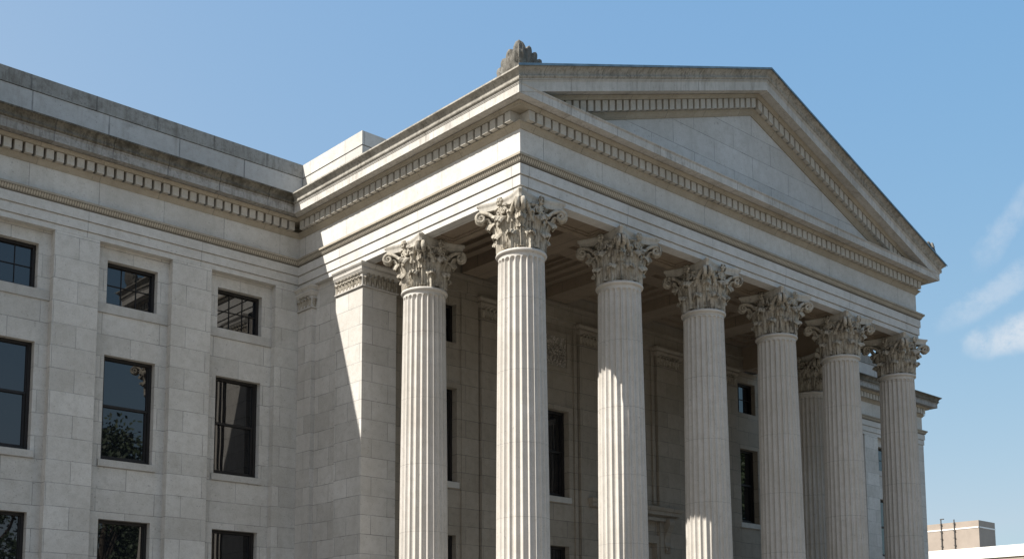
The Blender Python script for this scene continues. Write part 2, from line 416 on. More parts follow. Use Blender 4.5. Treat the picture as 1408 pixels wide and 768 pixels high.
# ---- wing walls, pilasters, windows
def window_src(w, h, kind):
    """window > pane, (muntin bars are part of the frame mesh). Local origin = bottom centre of the opening, on the wall plane"""
    fr = .075
    d0, d1 = .17, .27
    bm = boxes((-w / 2 - .004, -w / 2 + fr, d0, d1, 0, h), (w / 2 - fr, w / 2 + .004, d0, d1, 0, h),
               (-w / 2 + fr, w / 2 - fr, d0, d1, h - fr, h + .004), (-w / 2 + fr, w / 2 - fr, d0, d1, -.004, fr))
    a, b = -w / 2 + fr, w / 2 - fr
    if kind == 'small':
        for i in (1, 2):
            x = a + (b - a) * i / 3; box(bm, x - .007, x + .007, d0 + .05, d1 + .02, fr, h - fr)
        box(bm, a, b, d0 + .045, d1 + .02, h / 2 - .008, h / 2 + .008)
        panes = [(a - .01, b + .01, fr - .01, h - fr + .01, d0 + .075)]
    else:
        hm = h * .53
        box(bm, a, b, d0 + .035, d1 + .03, hm - .03, hm + .03)
        # lower sash sits behind the upper one
        box(bm, a, a + .05, d0 + .06, d1 + .05, fr, hm - .03); box(bm, b - .05, b, d0 + .06, d1 + .05, fr, hm - .03)
        box(bm, a + .05, b - .05, d0 + .06, d1 + .05, fr, fr + .06)
        box(bm, a, a + .03, d0 + .03, d1 + .02, hm + .03, h - fr); box(bm, b - .03, b, d0 + .03, d1 + .02, hm + .03, h - fr)
        panes = [(a - .01, b + .01, hm - .01, h - fr + .01, d0 + .07), (a - .01, b + .01, fr - .01, hm + .01, d0 + .10)]
    win = build('window', bm, M['frame'])
    for p in panes:
        bm = bmesh.new(); box(bm, p[0], p[1], p[4], p[4] + .012, p[2], p[3])
        build('pane', bm, M['glass'], win)
    return win
def sill_on(win, w, out, z0, z1):
    build('sill', boxes((-w / 2, w / 2, -out, .16, z0, z1)), M['sill'], win)
WW = 1.34
src_small = window_src(WW, 1.10, 'small')
src_big = window_src(WW, 2.59, 'big'); sill_on(src_big, 1.50, .05, -.17, -.003)
src_low = window_src(WW, 2.60, 'big'); sill_on(src_low, 1.50, .05, -.17, -.003)
for s in (src_small, src_big, src_low): s.parent = bld
first = {id(src_small): True, id(src_big): True, id(src_low): True}
def place(src, x, y, z, sx=1.):
    if first.get(id(src)):
        first[id(src)] = False; o = src
    else:
        o = src.copy(); COL.objects.link(o); o.parent = bld
        for ch in src.children:
            c = ch.copy(); COL.objects.link(c); c.parent = o
    o.location = (x, y, z); o.scale = (sx, 1, 1)
    return o
YB = D + .21      # bay recess plane
bays = [-1.70 - 3.05 * i for i in range(6)]
bays2 = [19.43 + 3.05 * i for i in range(5)]
ZW = [(10.54, 11.64), (6.67, 9.26), (2.62, 5.22)]
for grp, x0, x1 in ((bays, WL, .0), (bays2, W, WR)):
    ops = [(c - WW / 2, c + WW / 2, a, b) for c in grp for a, b in ZW]
    bm = bmesh.new(); wall_y(bm, x0, x1, 0, 12.05, YB, ops, .30)
    build('wing_wall', bm, M['wing'], bld)
    for c in grp:
        place(src_small, c, YB, 10.54); place(src_big, c, YB, 6.67); place(src_low, c, YB, 2.62)
        build('sill_band', boxes((c - .965, c + .965, YB - .035, YB + .16, 10.30, 10.537)), M['sill'], bld)
        build('spandrel', boxes((c - .965, c + .965, YB - .02, YB + .02, 1.2, 2.4)), M['sill'], bld)
    # pilasters between the bays
    e = [x0] + sorted(c for c in grp) + [x1]
    cs = sorted(grp)
    spans = [(x0 + .01, cs[0] - .97)] + [(p + .97, q - .97) for p, q in zip(cs, cs[1:])] + [(cs[-1] + .97, x1 - .001 if x1 != 0 else .0)]
    for a, b in spans:
        if b - a < .2: continue
        build('pilaster', boxes((a, b, D + .003, YB + .01, 0, ZS - .003)), M['pilaster'], bld)
        build('plinth', boxes((a - .05, b + .05, D - .06, D + .1, 0, 1.1)), M['wing'], bld)

# ---- leaf and capital modelling
def leaf(bm, theta, rbase, z0, h, hw, curl, thick=.024, lean=.05, nu=15, nv=25, org=None, flatdir=None, drop=.85):
    """acanthus leaf on a bell (theta) or on a flat face (org, flatdir = (tangent, outward))"""
    rows = []
    for j in range(nv):
        v = j / (nv - 1)
        if v < .62:
            t = v / .62; z = h * t * .96; r = lean * t * t
        else:
            t = (v - .62) / .38; ang = t * PI * .90
            z = h * .96 + curl * .62 * math.sin(ang) - curl * .35 * t * t ; r = lean + curl * (1 - math.cos(ang)) * .62
        env = (.80 + .26 * v ** 1.5) * math.sqrt(max(.25, 1 - max(0, (v - .80) / .21) ** 2))
        ser = .70 + .30 * abs(math.cos(v * PI * 4.0))
        row = []
        for i in range(nu):
            u = -1 + 2 * i / (nu - 1)
            w = hw * env * (1 + (ser - 1) * min(1, abs(u) ** 2 * 1.1))
            rib = .026 * math.exp(-(u / .2) ** 2) + .024 * math.cos(u * PI * 5) * (1 - .55 * v) + .016 * abs(u) * math.cos(v * PI * 8)
            back = -.045 * u * u * (1 + v) * (hw / .2)
            lat = u * w; rad = r + (rib + back) * (hw / .2)
            zz = z + .016 * math.cos(u * PI * 5) * max(0, (v - .75) / .25) * (hw / .2) - (.05 * u * u * max(0, (v - .5) / .5)) * (hw / .2)
            if flatdir is None:
                R0 = rbase + rad; th = theta + lat / max(R0, .3)
                row.append(bm.verts.new((R0 * math.cos(th), R0 * math.sin(th), z0 + zz)))
            else:
                tg, ow = flatdir; p = Vector(org) + tg * lat + ow * (rbase + rad); row.append(bm.verts.new((p.x, p.y, z0 + zz)))
        rows.append(row)
    faces = []
    for a, b in zip(rows, rows[1:]):
        for i in range(nu - 1): faces.append(bm.faces.new((a[i], a[i + 1], b[i + 1], b[i])))
    bmesh.ops.recalc_face_normals(bm, faces=faces)
    bmesh.ops.solidify(bm, geom=faces, thickness=thick)
def pol(th, r, z): return (r * math.cos(th), r * math.sin(th), z)
CH = 1.19   # capital height
def capital_bm():
    bm = bmesh.new()
    lathe(bm, [(.45, 0), (.41, .06), (.41, .35), (.43, .6), (.48, .8), (.57, .93), (.63, .98), (.62, 1.0), (.3, 1.0)], 40)
    for k in range(8):
        leaf(bm, PI / 8 + k * PI / 4, .475, .0, .36, .185, .135, lean=.05)
    for k in range(8):
        leaf(bm, k * PI / 4, .465, .05, .63, .18, .185, lean=.09)
    for k in range(8):      # small leaves springing behind, between the upper row
        leaf(bm, PI / 8 + k * PI / 4, .50, .42, .40, .10, .09, lean=.09, nu=9, nv=15)
    for k in range(4):
        dg = PI / 4 + k * PI / 2
        for s in (-1, 1):
            # stalk up to the corner volute
            pts = []; rad = []
            for i in range(9):
                t = i / 8; th = dg + s * (R(26) * (1 - t) ** 1.2 + R(3.5)); r = .56 + .345 * t ** 1.6; z = .60 + .378 * math.sin(t * PI / 2)
                pts.append(pol(th, r, z)); rad.append(.036 + .012 * t)
            c = Vector(pol(dg + s * R(4.2), .90, .86)); rd = Vector((math.cos(dg), math.sin(dg), 0))
            for i in range(1, 27):
                a = PI / 2 - i / 26 * 2 * PI * 1.6; rr = .118 * (1 - .86 * i / 26)
                pts.append(tuple(c + rd * (rr * math.cos(a)) + Vector((0, 0, rr * math.sin(a))))); rad.append(.046 - .016 * i / 26)
            tg = Vector((-math.sin(dg), math.cos(dg), 0))
            tube(bm, pts, rad, 8, (tg, 1.25))
            # leaf under the volute
        leaf(bm, dg, .56, .46, .34, .11, .15, lean=.16, nu=9, nv=15)
        ax = k * PI / 2
        rd = Vector((math.cos(ax), math.sin(ax), 0)); tg = Vector((-math.sin(ax), math.cos(ax), 0))
        for s in (-1, 1):   # inner helices
            pts = []; rad = []
            for i in range(7):
                t = i / 6; th = ax + s * (R(19) * (1 - t) + R(7.2)); pts.append(pol(th, .555 + .045 * t, .60 + .345 * math.sin(t * PI / 2))); rad.append(.026)
            c = Vector(pol(ax, .60, .0)) + tg * (s * .078) + Vector((0, 0, .87))
            for i in range(1, 20):
                a = PI / 2 + s * 0 ; an = i / 19 * 2 * PI * 1.4; rr = .075 * (1 - .8 * i / 19)
                pts.append(tuple(c - tg * (s * rr * math.sin(an)) + Vector((0, 0, rr * math.cos(an))) + rd * .012)); rad.append(.027 - .012 * i / 19)
            tube(bm, pts, rad, 7, (rd, 1.2))
        # fleuron on the abacus, with its stem
        tube(bm, [tuple(rd * .585 + Vector((0, 0, .72))), tuple(rd * .60 + Vector((0, 0, .9))), tuple(rd * .625 + Vector((0, 0, 1.02)))], [.03, .04, .035], 7)
        c = rd * .645 + Vector((0, 0, 1.085))
        for q in range(7):
            off = Vector((0, 0, 0)) if q == 6 else tg * (.062 * math.cos(q * PI / 3)) + Vector((0, 0, .062 * math.sin(q * PI / 3)))
            o2 = rd * (.045 if q == 6 else .015)
            bmesh.ops.create_icosphere(bm, subdivisions=2, radius=.040 if q == 6 else .046, matrix=Matrix.Translation(c + off + o2))
    return bm
def abacus_bm():
    bm = bmesh.new()
    # abacus: concave sides, clipped corners, moulded edge
    def outline(sc_, n=9):
        pts = []
        for k in range(4):
            a0 = -PI / 4 + k * PI / 2
            ca, sa = math.cos(k * PI / 2), math.sin(k * PI / 2)
            for i in range(n):
                t = -1 + 2 * i / (n - 1)
                yy = t * .685; xx = (.555 + .175 * abs(t) ** 1.9)
                pts.append(((xx * ca - yy * sa) * sc_, (xx * sa + yy * ca) * sc_))
        return pts
    prof = [(.90, 1.0), (.935, 1.01), (.945, 1.085), (.955, 1.11), (.985, 1.135), (1.0, 1.15), (1.0, CH)]
    rings = [[bm.verts.new((x, y, z)) for x, y in outline(s)] for s, z in prof]
    for p, q in zip(rings, rings[1:]):
        n = len(p)
        for k in range(n): bm.faces.new((p[k], p[(k + 1) % n], q[(k + 1) % n], q[k]))
    bm.faces.new(rings[0][::-1]); bm.faces.new(rings[-1])
    return bm
# ---- columns
ZB = .9
def shaft_bm():
    bm = bmesh.new()
    H = ZS - CH - .0 - ZB        # up to the astragal
    NF, NP = 24, 10
    def rad(t):  # entasis
        return .600 - .082 * (t ** 1.7)
    rows = []
    zb = .42
    ztop_f = H - .165; LIM = .07
    ee = [0, .04, .12, .25, .4, .6, .8, 1.0]
    zs = [zb + LIM * e for e in ee] + [zb + LIM + (ztop_f - zb - 2 * LIM) * i / 14 for i in range(1, 14)] + [ztop_f - LIM * e for e in ee[::-1]]
    for z in zs:
        t = z / H; r = rad(t)
        # flute depth dies out in a half round at both ends
        def dep(c):
            e = 1.0
            lim = LIM
            up = (ztop_f - z) / lim; dn = (z - zb) / lim
            e = min(1, max(0, up)), min(1, max(0, dn))
            return min(e)
        row = []
        for k in range(NF):
            for i in range(NP):
                f = i / NP
                a = (k + f) / NF * 2 * PI
                g = 0
                if .17 <= f:
                    s = (f - .17) / .83; s2 = min(1, max(0, s)); c = 2 * s2 - 1
                    e = dep(c); hw2 = 1 - (1 - e) ** 2
                    g = .060 * math.sqrt(max(0, hw2 - c * c))
                row.append(bm.verts.new(((r - g) * math.cos(a), (r - g) * math.sin(a), z)))
        rows.append(row)
    for p, q in zip(rows, rows[1:]):
        n = len(p)
        for k in range(n): bm.faces.new((p[k], p[(k + 1) % n], q[(k + 1) % n], q[k]))
    rt = rad(1)
    lathe(bm, [(rt + .001, H - .166), (rt, H - .12), (rt + .006, H - .085), (rt + .03, H - .08), (rt + .052, H - .065), (rt + .06, H - .04), (rt + .052, H - .015), (rt + .03, H - .002), (rt - .05, H)], 64)
    return bm
def base_bm():
    bm = bmesh.new()
    lathe(bm, [(.80, .14), (.85, .17), (.86, .21), (.84, .25), (.78, .27), (.72, .28), (.70, .31), (.72, .34), (.74, .35), (.75, .375), (.74, .40), (.66, .41), (.62, .42), (.60, .43)], 56)
    box(bm, -.86, .86, -.86, .86, 0, .14)
    return bm
shaft = shaft_bm(); col0 = build('column', shaft, M['shaft'], bld, smooth=True)
cap0 = build('capital', capital_bm(), M['capital'], col0, smooth=True, loc=(0, 0, ZS - CH - ZB), sharp=65)
aba0 = build('abacus', abacus_bm(), M['abacus'], col0, smooth=True, loc=(0, 0, ZS - CH - ZB), sharp=30)
bas0 = build('base', base_bm(), M['shaft'], col0, smooth=True)
spots = [(C0 + k * S, C0) for k in range(6)] + [(C0, C0 + S2), (W - C0, 3.61)]
for i, (x, y) in enumerate(spots):
    if i == 0: o = col0
    else:
        o = col0.copy(); COL.objects.link(o); o.parent = bld
        for ch in (cap0, aba0, bas0):
            c = ch.copy(); COL.objects.link(c); c.parent = o
            if ch is cap0 and i % 2: c.rotation_euler.z = PI / 2 * (i % 4)
    o.location = (x, y, ZB)
    o.rotation_euler.z = PI / 24 * 0

# ---- portico walls, pier, pilasters
build('porch_floor', boxes((-.5, W + .5, -.5, YI + .2, .45, ZB)), M['sill'], bld)
st = [(-.5 - .35 * i, W + .5 + .35 * i, -.5 - .35 * i, YI, 0, .45 - .15 * (i)) for i in range(1, 3)]
build('steps', boxes(*st), M['sill'], bld)
pier = build('pier', boxes((0.004, 1.1, 5.84, 7.03, .45, ZS - .004)), M['west'], bld)
build('side_wall', boxes((.14, .98, 7.0, YB + .05, 0, ZS + .3)), M['west'], bld)
build('side_wall', boxes((W - .10, W + .06, YI + .003, YB + .05, 0, ZS - .003)), M['west'], bld)
cpil = build('pilaster', boxes((.004, .16, 8.17, D + .02, 0, ZS - .004)), M['west'], bld)
def anta_cap(path, parent, mat, pitch=.155):
    P, mt = mitres(path)
    prof = [(-.05, 11.36), (.035, 11.36), (.045, 11.375), (.045, 11.395), (.03, 11.41), (.012, 11.415), (.012, 11.70), (.05, 11.73), (.075, 11.77), (.08, 11.79), (.095, 11.80), (.095, 11.88), (.12, 11.90), (.15, 11.94), (.15, 11.985), (-.05, 11.985)]
    bm = bmesh.new(); sweep(bm, path, prof); build('capital', bm, mat, parent); bm = bmesh.new()
    for i in range(len(path) - 1):
        d = (P[i + 1] - P[i]); L = d.length; d.normalize(); o = Vector((d.y, -d.x))
        if L < .15: continue
        n = max(1, round(L / pitch)); 
        for k in range(n):
            c = P[i] + d * ((k + .5) * L / n)
            leaf(bm, 0, .012, 11.415, .215, L / n * .50, .045, thick=.012, lean=.02, nu=7, nv=11, org=(c.x, c.y), flatdir=(d, o))
            if k < n - 1:
                c2 = P[i] + d * ((k + 1.) * L / n)
                leaf(bm, 0, .012, 11.50, .225, L / n * .34, .035, thick=.012, lean=.03, nu=5, nv=9, org=(c2.x, c2.y), flatdir=(d, o))
    # abacus ends
    return build('leaf_band', bm, M['leafband'], parent, smooth=True)
anta_cap([(.0, 7.03), (.0, 5.84), (1.1, 5.84), (1.1, YI)], pier, M['west'])
anta_cap([(.0, D), (.0, 8.17), (.15, 8.17)], cpil, M['west'])
# inner porch wall with openings
IB = [(2.68, WW, 'a'), (7.08, WW, 'b'), (10.63, WW, 'c'), (16.82, 1.02, 'a')]
ops = []
for c, w, k in IB:
    ops.append((c - w / 2, c + w / 2, 6.67, 9.26))
    if k == 'a': ops.append((c - w / 2, c + w / 2, 10.54, 11.64))
    if k != 'c': ops.append((c - w / 2, c + w / 2, 2.62, 5.22))
ops.append((9.55, 11.71, ZB, 5.62))
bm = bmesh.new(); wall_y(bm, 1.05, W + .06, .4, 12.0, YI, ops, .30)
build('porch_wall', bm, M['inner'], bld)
for c, w, k in IB:
    place(src_big, c, YI, 6.67, w / WW)
    if k == 'a': place(src_small, c, YI, 10.54, w / WW)
    if k != 'c': place(src_low, c, YI, 2.62, w / WW)
    if k in 'bc':
        rp = build('relief_panel', boxes((c - .62, c + .62, YI - .006, YI + .1, 10.58, 11.50)), M['relief'], bld)
        build('panel_frame', boxes((c - .78, c - .62, YI - .05, YI + .05, 10.44, 11.64), (c + .62, c + .78, YI - .05, YI + .05, 10.44, 11.64), (c - .62, c + .62, YI - .05, YI + .05, 11.50, 11.64), (c - .62, c + .62, YI - .05, YI + .05, 10.44, 10.58)), M['inner'], rp)
        bm = bmesh.new()
        for s in (-1, 1):
            for q in range(3):
                cx, cz, rr = c + s * (.16 + .17 * q), 11.04 + .12 * math.sin(q * 2.1), .16 - .025 * q
                pts = [(cx + s * rr * (1 - t / 22) * math.cos(t * .5), YI - .02, cz + rr * (1 - t / 22) * math.sin(t * .5)) for t in range(20)]
                tube(bm, pts, .022, 6)
            for q in range(4):
                pts = [(c + s * (.05 + .13 * q), YI - .015, 10.7), (c + s * (.10 + .13 * q), YI - .035, 10.82), (c + s * (.05 + .15 * q), YI - .02, 10.93)]
                tube(bm, pts, [.04, .05, .015], 6)
        build('scrollwork', bm, M['relief'], rp, smooth=True)
    # moulded surround of the tall window
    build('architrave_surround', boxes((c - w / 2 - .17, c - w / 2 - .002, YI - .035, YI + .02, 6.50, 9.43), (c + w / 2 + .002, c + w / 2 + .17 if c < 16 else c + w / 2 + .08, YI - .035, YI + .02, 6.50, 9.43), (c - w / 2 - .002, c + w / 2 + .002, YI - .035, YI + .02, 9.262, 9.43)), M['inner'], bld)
for a, b in ((4.18, 5.40), (8.17, 9.36), (11.79, 12.98), (14.85, 16.03)):
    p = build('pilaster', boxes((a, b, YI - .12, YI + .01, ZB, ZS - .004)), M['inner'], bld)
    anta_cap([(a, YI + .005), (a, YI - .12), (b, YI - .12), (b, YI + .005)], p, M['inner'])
# thin lesenes beside the pilasters
for a, b in ((3.50, 4.12), (1.12, 1.78), (5.46, 6.0), (7.98, 8.11), (9.42, 9.66), (11.58, 11.73), (13.04, 13.4), (14.4, 14.79)):
    build('lesene', boxes((a, b, YI - .055, YI + .01, 6.85 if 9 < a < 12 else ZB, ZS - .006)), M['inner'], bld)
# inner architrave above the pilasters
bm = bmesh.new(); sweep(bm, [(.9, YI), (W - .9, YI)], [(-.05, 12.0), (.13, 12.0), (.13, 12.42), (.16, 12.42), (.16, 12.5), (.10, 12.52), (.10, 12.93), (.16, 12.96), (.26, 13.02), (.30, 13.06), (.30, 13.12), (-.05, 13.12)])
build('inner_entablature', bm, M['inner'], bld)
# door with its hood on consoles
dr = build('door', boxes((9.9, 11.36, YI + .16, YI + .24, ZB, 5.35)), M['door'], bld)
build('door_frame', boxes((9.40, 9.60, YI - .09, YI + .1, ZB, 5.85), (11.66, 11.86, YI - .09, YI + .1, ZB, 5.85), (9.60, 11.66, YI - .09, YI + .1, 5.60, 5.85),
      (9.56, 9.92, YI + .1, YI + .2, ZB, 5.6), (11.34, 11.70, YI + .1, YI + .2, ZB, 5.6), (9.92, 11.34, YI + .1, YI + .2, 5.33, 5.6)), M['inner'], dr)
bm = bmesh.new(); sweep(bm, [(8.72, YI + .05), (8.72, YI - .05), (12.48, YI - .05), (12.48, YI + .05)], [(-.2, 6.40), (.05, 6.40), (.09, 6.46), (.12, 6.49), (.20, 6.49), (.20, 6.60), (.24, 6.62), (.28, 6.70), (.28, 6.735), (-.2, 6.78)])
build('hood', bm, M['inner'], dr)
bm = bmesh.new(); box(bm, 9.2, 12.0, YI - .2, YI + .05, 6.3, 6.40)
build('hood_bed', bm, M['inner'], dr)
for cx in (9.10, 12.12):
    bm = bmesh.new()
    prof = [(.02, 6.38), (.32, 6.38), (.36, 6.30), (.35, 6.2), (.28, 6.05), (.17, 5.86), (.13, 5.66), (.16, 5.55), (.17, 5.48), (.12, 5.42), (.02, 5.42)]
    for x in (cx - .12, cx + .12):
        pass
    va = [bm.verts.new((cx - .12, YI - p, z)) for p, z in prof]; vb = [bm.verts.new((cx + .12, YI - p, z)) for p, z in prof]
    n = len(prof)
    for j in range(n): bm.faces.new((va[j], vb[j], vb[(j + 1) % n], va[(j + 1) % n]))
    bm.faces.new(va); bm.faces.new(vb[::-1])
    for k in range(6):
        bmesh.ops.create_icosphere(bm, subdivisions=2, radius=.055, matrix=Matrix.Translation((cx + .09 * math.cos(k * PI / 3), YI - .15 - .03 * (k % 2), 5.42 + .09 * math.sin(k * PI / 3))))
    build('bracket', bm, M['inner'], dr)
# ---- architrave cores with sunk soffit panels, beams and coffered ceiling
def soffit_frame(bm, x0, x1, y0, y1, z0, bw, zt):
    """frame of four boxes around a sunk panel"""
    box(bm, x0, x1, y0, y0 + bw, z0, zt); box(bm, x0, x1, y1 - bw, y1, z0, zt)
    box(bm, x0, x0 + bw, y0 + bw, y1 - bw, z0, zt); box(bm, x1 - bw, x1, y0 + bw, y1 - bw, z0, zt)
bm = bmesh.new()
box(bm, .12, W - .12, .12, 1.03, 12.075, 13.42)
box(bm, .12, 1.03, 1.04, 5.9, 12.075, 13.42); box(bm, W - 1.03, W - .12, 1.04, YI, 12.075, 13.42)
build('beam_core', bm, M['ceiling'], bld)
bm = bmesh.new()
for k in range(5):
    xa, xb = C0 + k * S, C0 + (k + 1) * S
    a, b = xa + .52, xb - .52
    soffit_frame(bm, a, b, .025, 1.035, 12.004, .17, 12.074)
    soffit_frame(bm, a + .19, b - .19, .215, .845, 12.035, .05, 12.0735)
for k in range(6):
    x = C0 + k * S; box(bm, max(.025, x - .517), min(W - .025, x + .517), .0255, 1.0345, 12.005, 12.0745)
for x0 in (.025, W - 1.035):
    for ya, yb in ((1.038, C0 + S2 - .52), (C0 + S2 + .52, 5.83)):
        soffit_frame(bm, x0, x0 + 1.01, ya, yb, 12.004, .17, 12.074)
        soffit_frame(bm, x0 + .19, x0 + .82, ya + .19, yb - .19, 12.035, .05, 12.0735)
    box(bm, x0 + .0005, x0 + 1.0095, C0 + S2 - .518, C0 + S2 + .518, 12.005, 12.0745)
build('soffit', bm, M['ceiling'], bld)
bm = bmesh.new()
ys, ye = 1.034, YI - .31
for k in range(6):
    x = C0 + k * S
    if 0 < k < 5:
        box(bm, x - .42, x + .42, ys, ye + .1, 12.50, 13.2)
        box(bm, x - .50, x + .50, ys, ye + .1, 12.86, 13.2)
for k in range(5):
    xa = 1.034 if k == 0 else C0 + k * S + .50
    xb = W - 1.034 if k == 4 else C0 + (k + 1) * S - .50
    # stepped coffer in each bay, two per bay
    ym = (ys + ye) / 2
    for y0, y1 in ((ys, ym), (ym, ye + .1)):
        for j, (ins, zz) in enumerate(((0, 12.80), (.24, 12.90), (.42, 13.00), (.60, 13.10))):
            wd = .24 if j < 3 else .14
            soffit_frame(bm, xa + ins + .001 * j, xb - ins - .001 * j, y0 + ins + .001 * j, y1 - ins - .001 * j, zz, wd, 13.19)
box(bm, .9, W - .9, .9, YI + .02, 13.19, 13.3)
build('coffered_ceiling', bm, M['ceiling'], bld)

# ---- corner acroteria
def acroterion(cx, cy, sx):
    bm = bmesh.new()
    def lobe(base, tip, r, nrm):
        base, tip = Vector(base), Vector(tip); ax = tip - base; L = ax.length; ax.normalize(); nrm = Vector(nrm); t = ax.cross(nrm)
        seg, rings = 20, 16; prev = None
        for j in range(rings + 1):
            v = j / rings
            w = r * (.40 + .60 * math.sin(min(1, v / .6) * PI * .5)) * math.sqrt(max(.0, 1 - max(0, (v - .60) / .401) ** 2))
            c = base + ax * (L * v) + nrm * (.05 * math.sin(v * PI * .9) + (.07 * v ** 4))
            row = [bm.verts.new(c + t * (w * math.cos(2 * PI * k / seg) * (1 + .10 * math.cos(k * PI * .5))) + nrm * (max(w, .02) * .75 * math.sin(2 * PI * k / seg) * (.8 + .2 * math.cos(k * PI * .8)))) for k in range(seg)]
            if prev:
                for k in range(seg): bm.faces.new((prev[k], prev[(k + 1) % seg], row[(k + 1) % seg], row[k]))
            else: bm.faces.new(row[::-1])
            prev = row
        bm.faces.new(prev)
    # the tall leaf on the corner, then lobes falling away along both eaves
    lobe((0, 0, 0), (0, 0, .80), .17, Vector((-.7, -.7, 0)))
    for d, nrm in ((Vector((0, 1, 0)), Vector((-1, 0, 0))), (Vector((1, 0, 0)), Vector((0, -1, 0)))):
        for tip_d, tip_h, r in ((.26, .70, .15), (.49, .55, .145), (.68, .37, .135), (.83, .17, .12)):
            b = d * (.06 + tip_d * .30)
            lobe((b.x, b.y, 0), (d.x * tip_d, d.y * tip_d, tip_h), r, nrm)
        # core slab behind the lobes
        pts = [(0, 0), (.72, 0), (.64, .12), (.46, .28), (.28, .44), (.12, .56), (0, .60)]
        va = [bm.verts.new(d * p + Vector((0, 0, z)) - nrm * .10) for p, z in pts]; vb = [bm.verts.new(d * p + Vector((0, 0, z)) + nrm * .03) for p, z in pts]
        n = len(pts)
        for j in range(n): bm.faces.new((va[j], vb[j], vb[(j + 1) % n], va[(j + 1) % n]))
        bm.faces.new(va); bm.faces.new(vb[::-1])
    for v in bm.verts:
        k = noise.noise(v.co * 9.0) * .035
        v.co += Vector((k, k, k * .5))
        v.co.x = v.co.x * .88 * sx + cx; v.co.y = v.co.y * .9 + cy; v.co.z = v.co.z + 14.40 + SLOPE * max(0., (v.co.x - cx) * sx - .05)
    return build('acroterion', bm, M['acro'], bld, smooth=True, sharp=80)
acroterion(-.34, -.34, 1); acroterion(W + .34, -.34, -1)

# ------------------------------------------------------------------ neighbour block beyond the right wing
nb = bpy.data.objects.new('office_building', None); COL.objects.link(nb); nb.location = (100, 20, 0)
nb['label'] = 'low white and beige block with rooftop box beyond the right wing'
nb['category'] = 'building'
M['beige'] = simple('beige_panels', (.30, .25, .205), .8, 0, .8, .06, .2)
M['white'] = simple('white_fascia', (.74, .71, .66), .7, 0, .5, .05, .2)
M['pipe'] = simple('dark_pipe', (.06, .055, .05), .6)
def nbo(name, bm, mat, parent=nb):
    o = build(name, bm, mat, parent)
    if parent is nb: o.matrix_parent_inverse = Matrix.Translation((-100, -20, 0))
    return o
nbo('wall', boxes((100.15, 140, -60, 75, 0, 12.95)), M['beige'])
bm = bmesh.new()
y = -60.
while y < 74:
    box(bm, 100, 100.6, y, min(75, y + 7.98), 12.96, 14.12); y += 8.0
nbo('parapet', bm, M['white'])
nbo('roof', boxes((100.6, 140, -60, 75, 12.96, 13.6)), M['roof'])
YC = 40.3
rbx = nbo('rooftop_box', boxes((108.1, 112.0, YC, 62., 13.6, 17.98)), M['beige'])
bm = boxes((108.05, 108.12, YC - .05, 62, 17.16, 17.30), (108.05, 112.0, YC - .05, YC + .02, 17.16, 17.30))
o = build('band', bm, M['white'], rbx)
for px, hgt in ((44.5, 18.5), (43.0, 18.3)):
    bm = boxes((107.95, 108.08, px - .04, px + .04, 13.6, hgt))
    z = 13.8
    while z < hgt:
        box(bm, 107.92, 108.1, px - .10, px + .10, z, z + .08); z += .8
    if px < 44: box(bm, 107.85, 108.08, px - .2, px + .2, 13.65, 15.0)
    else: box(bm, 107.9, 108.08, px - .35, px + .05, hgt - .1, hgt)
    build('pipe', bm, M['pipe'], rbx)
bm = bmesh.new()
for i in range(14):
    y = -50 + i * 8.; box(bm, 100.10, 100.2, y, y + 5, 8.0, 10.6); box(bm, 100.10, 100.2, y, y + 5, 3.5, 6.2)
nbo('window_band', bm, M['glass'])

# ------------------------------------------------------------------ ground
def ground_mat(name, c1, c2, sc1):
    m, nt, b = newmat(name)
    geo = N(nt, 'ShaderNodeNewGeometry')
    n = noise_n(nt, geo.outputs['Position'], sc1, 6, .6); n2 = noise_n(nt, geo.outputs['Position'], 6., 3, .6)
    c = mixc(nt, ramp(nt, n, .35, .65), c1, c2); c = mixc(nt, ramp(nt, n2, .45, .75, 0, .3), c, tuple(x * .6 for x in c1))
    nt.links.new(c, b.inputs['Base Color']); b.inputs['Roughness'].default_value = .9
    return m
def sheet(name, x0, x1, y0, y1, z, mat):
    bm = bmesh.new(); bm.faces.new([bm.verts.new(p) for p in ((x0, y0, z), (x1, y0, z), (x1, y1, z), (x0, y1, z))])
    o = build(name, bm, mat); o['kind'] = 'structure'; return o
sheet('ground', -3000, 3000, -3000, 3000, -.02, ground_mat('ground_mat', (.10, .10, .06), (.13, .115, .075), .05))
sheet('plaza', -70, 70, -34, 40, -.008, ground_mat('paving', (.225, .20, .17), (.185, .165, .14), .4))

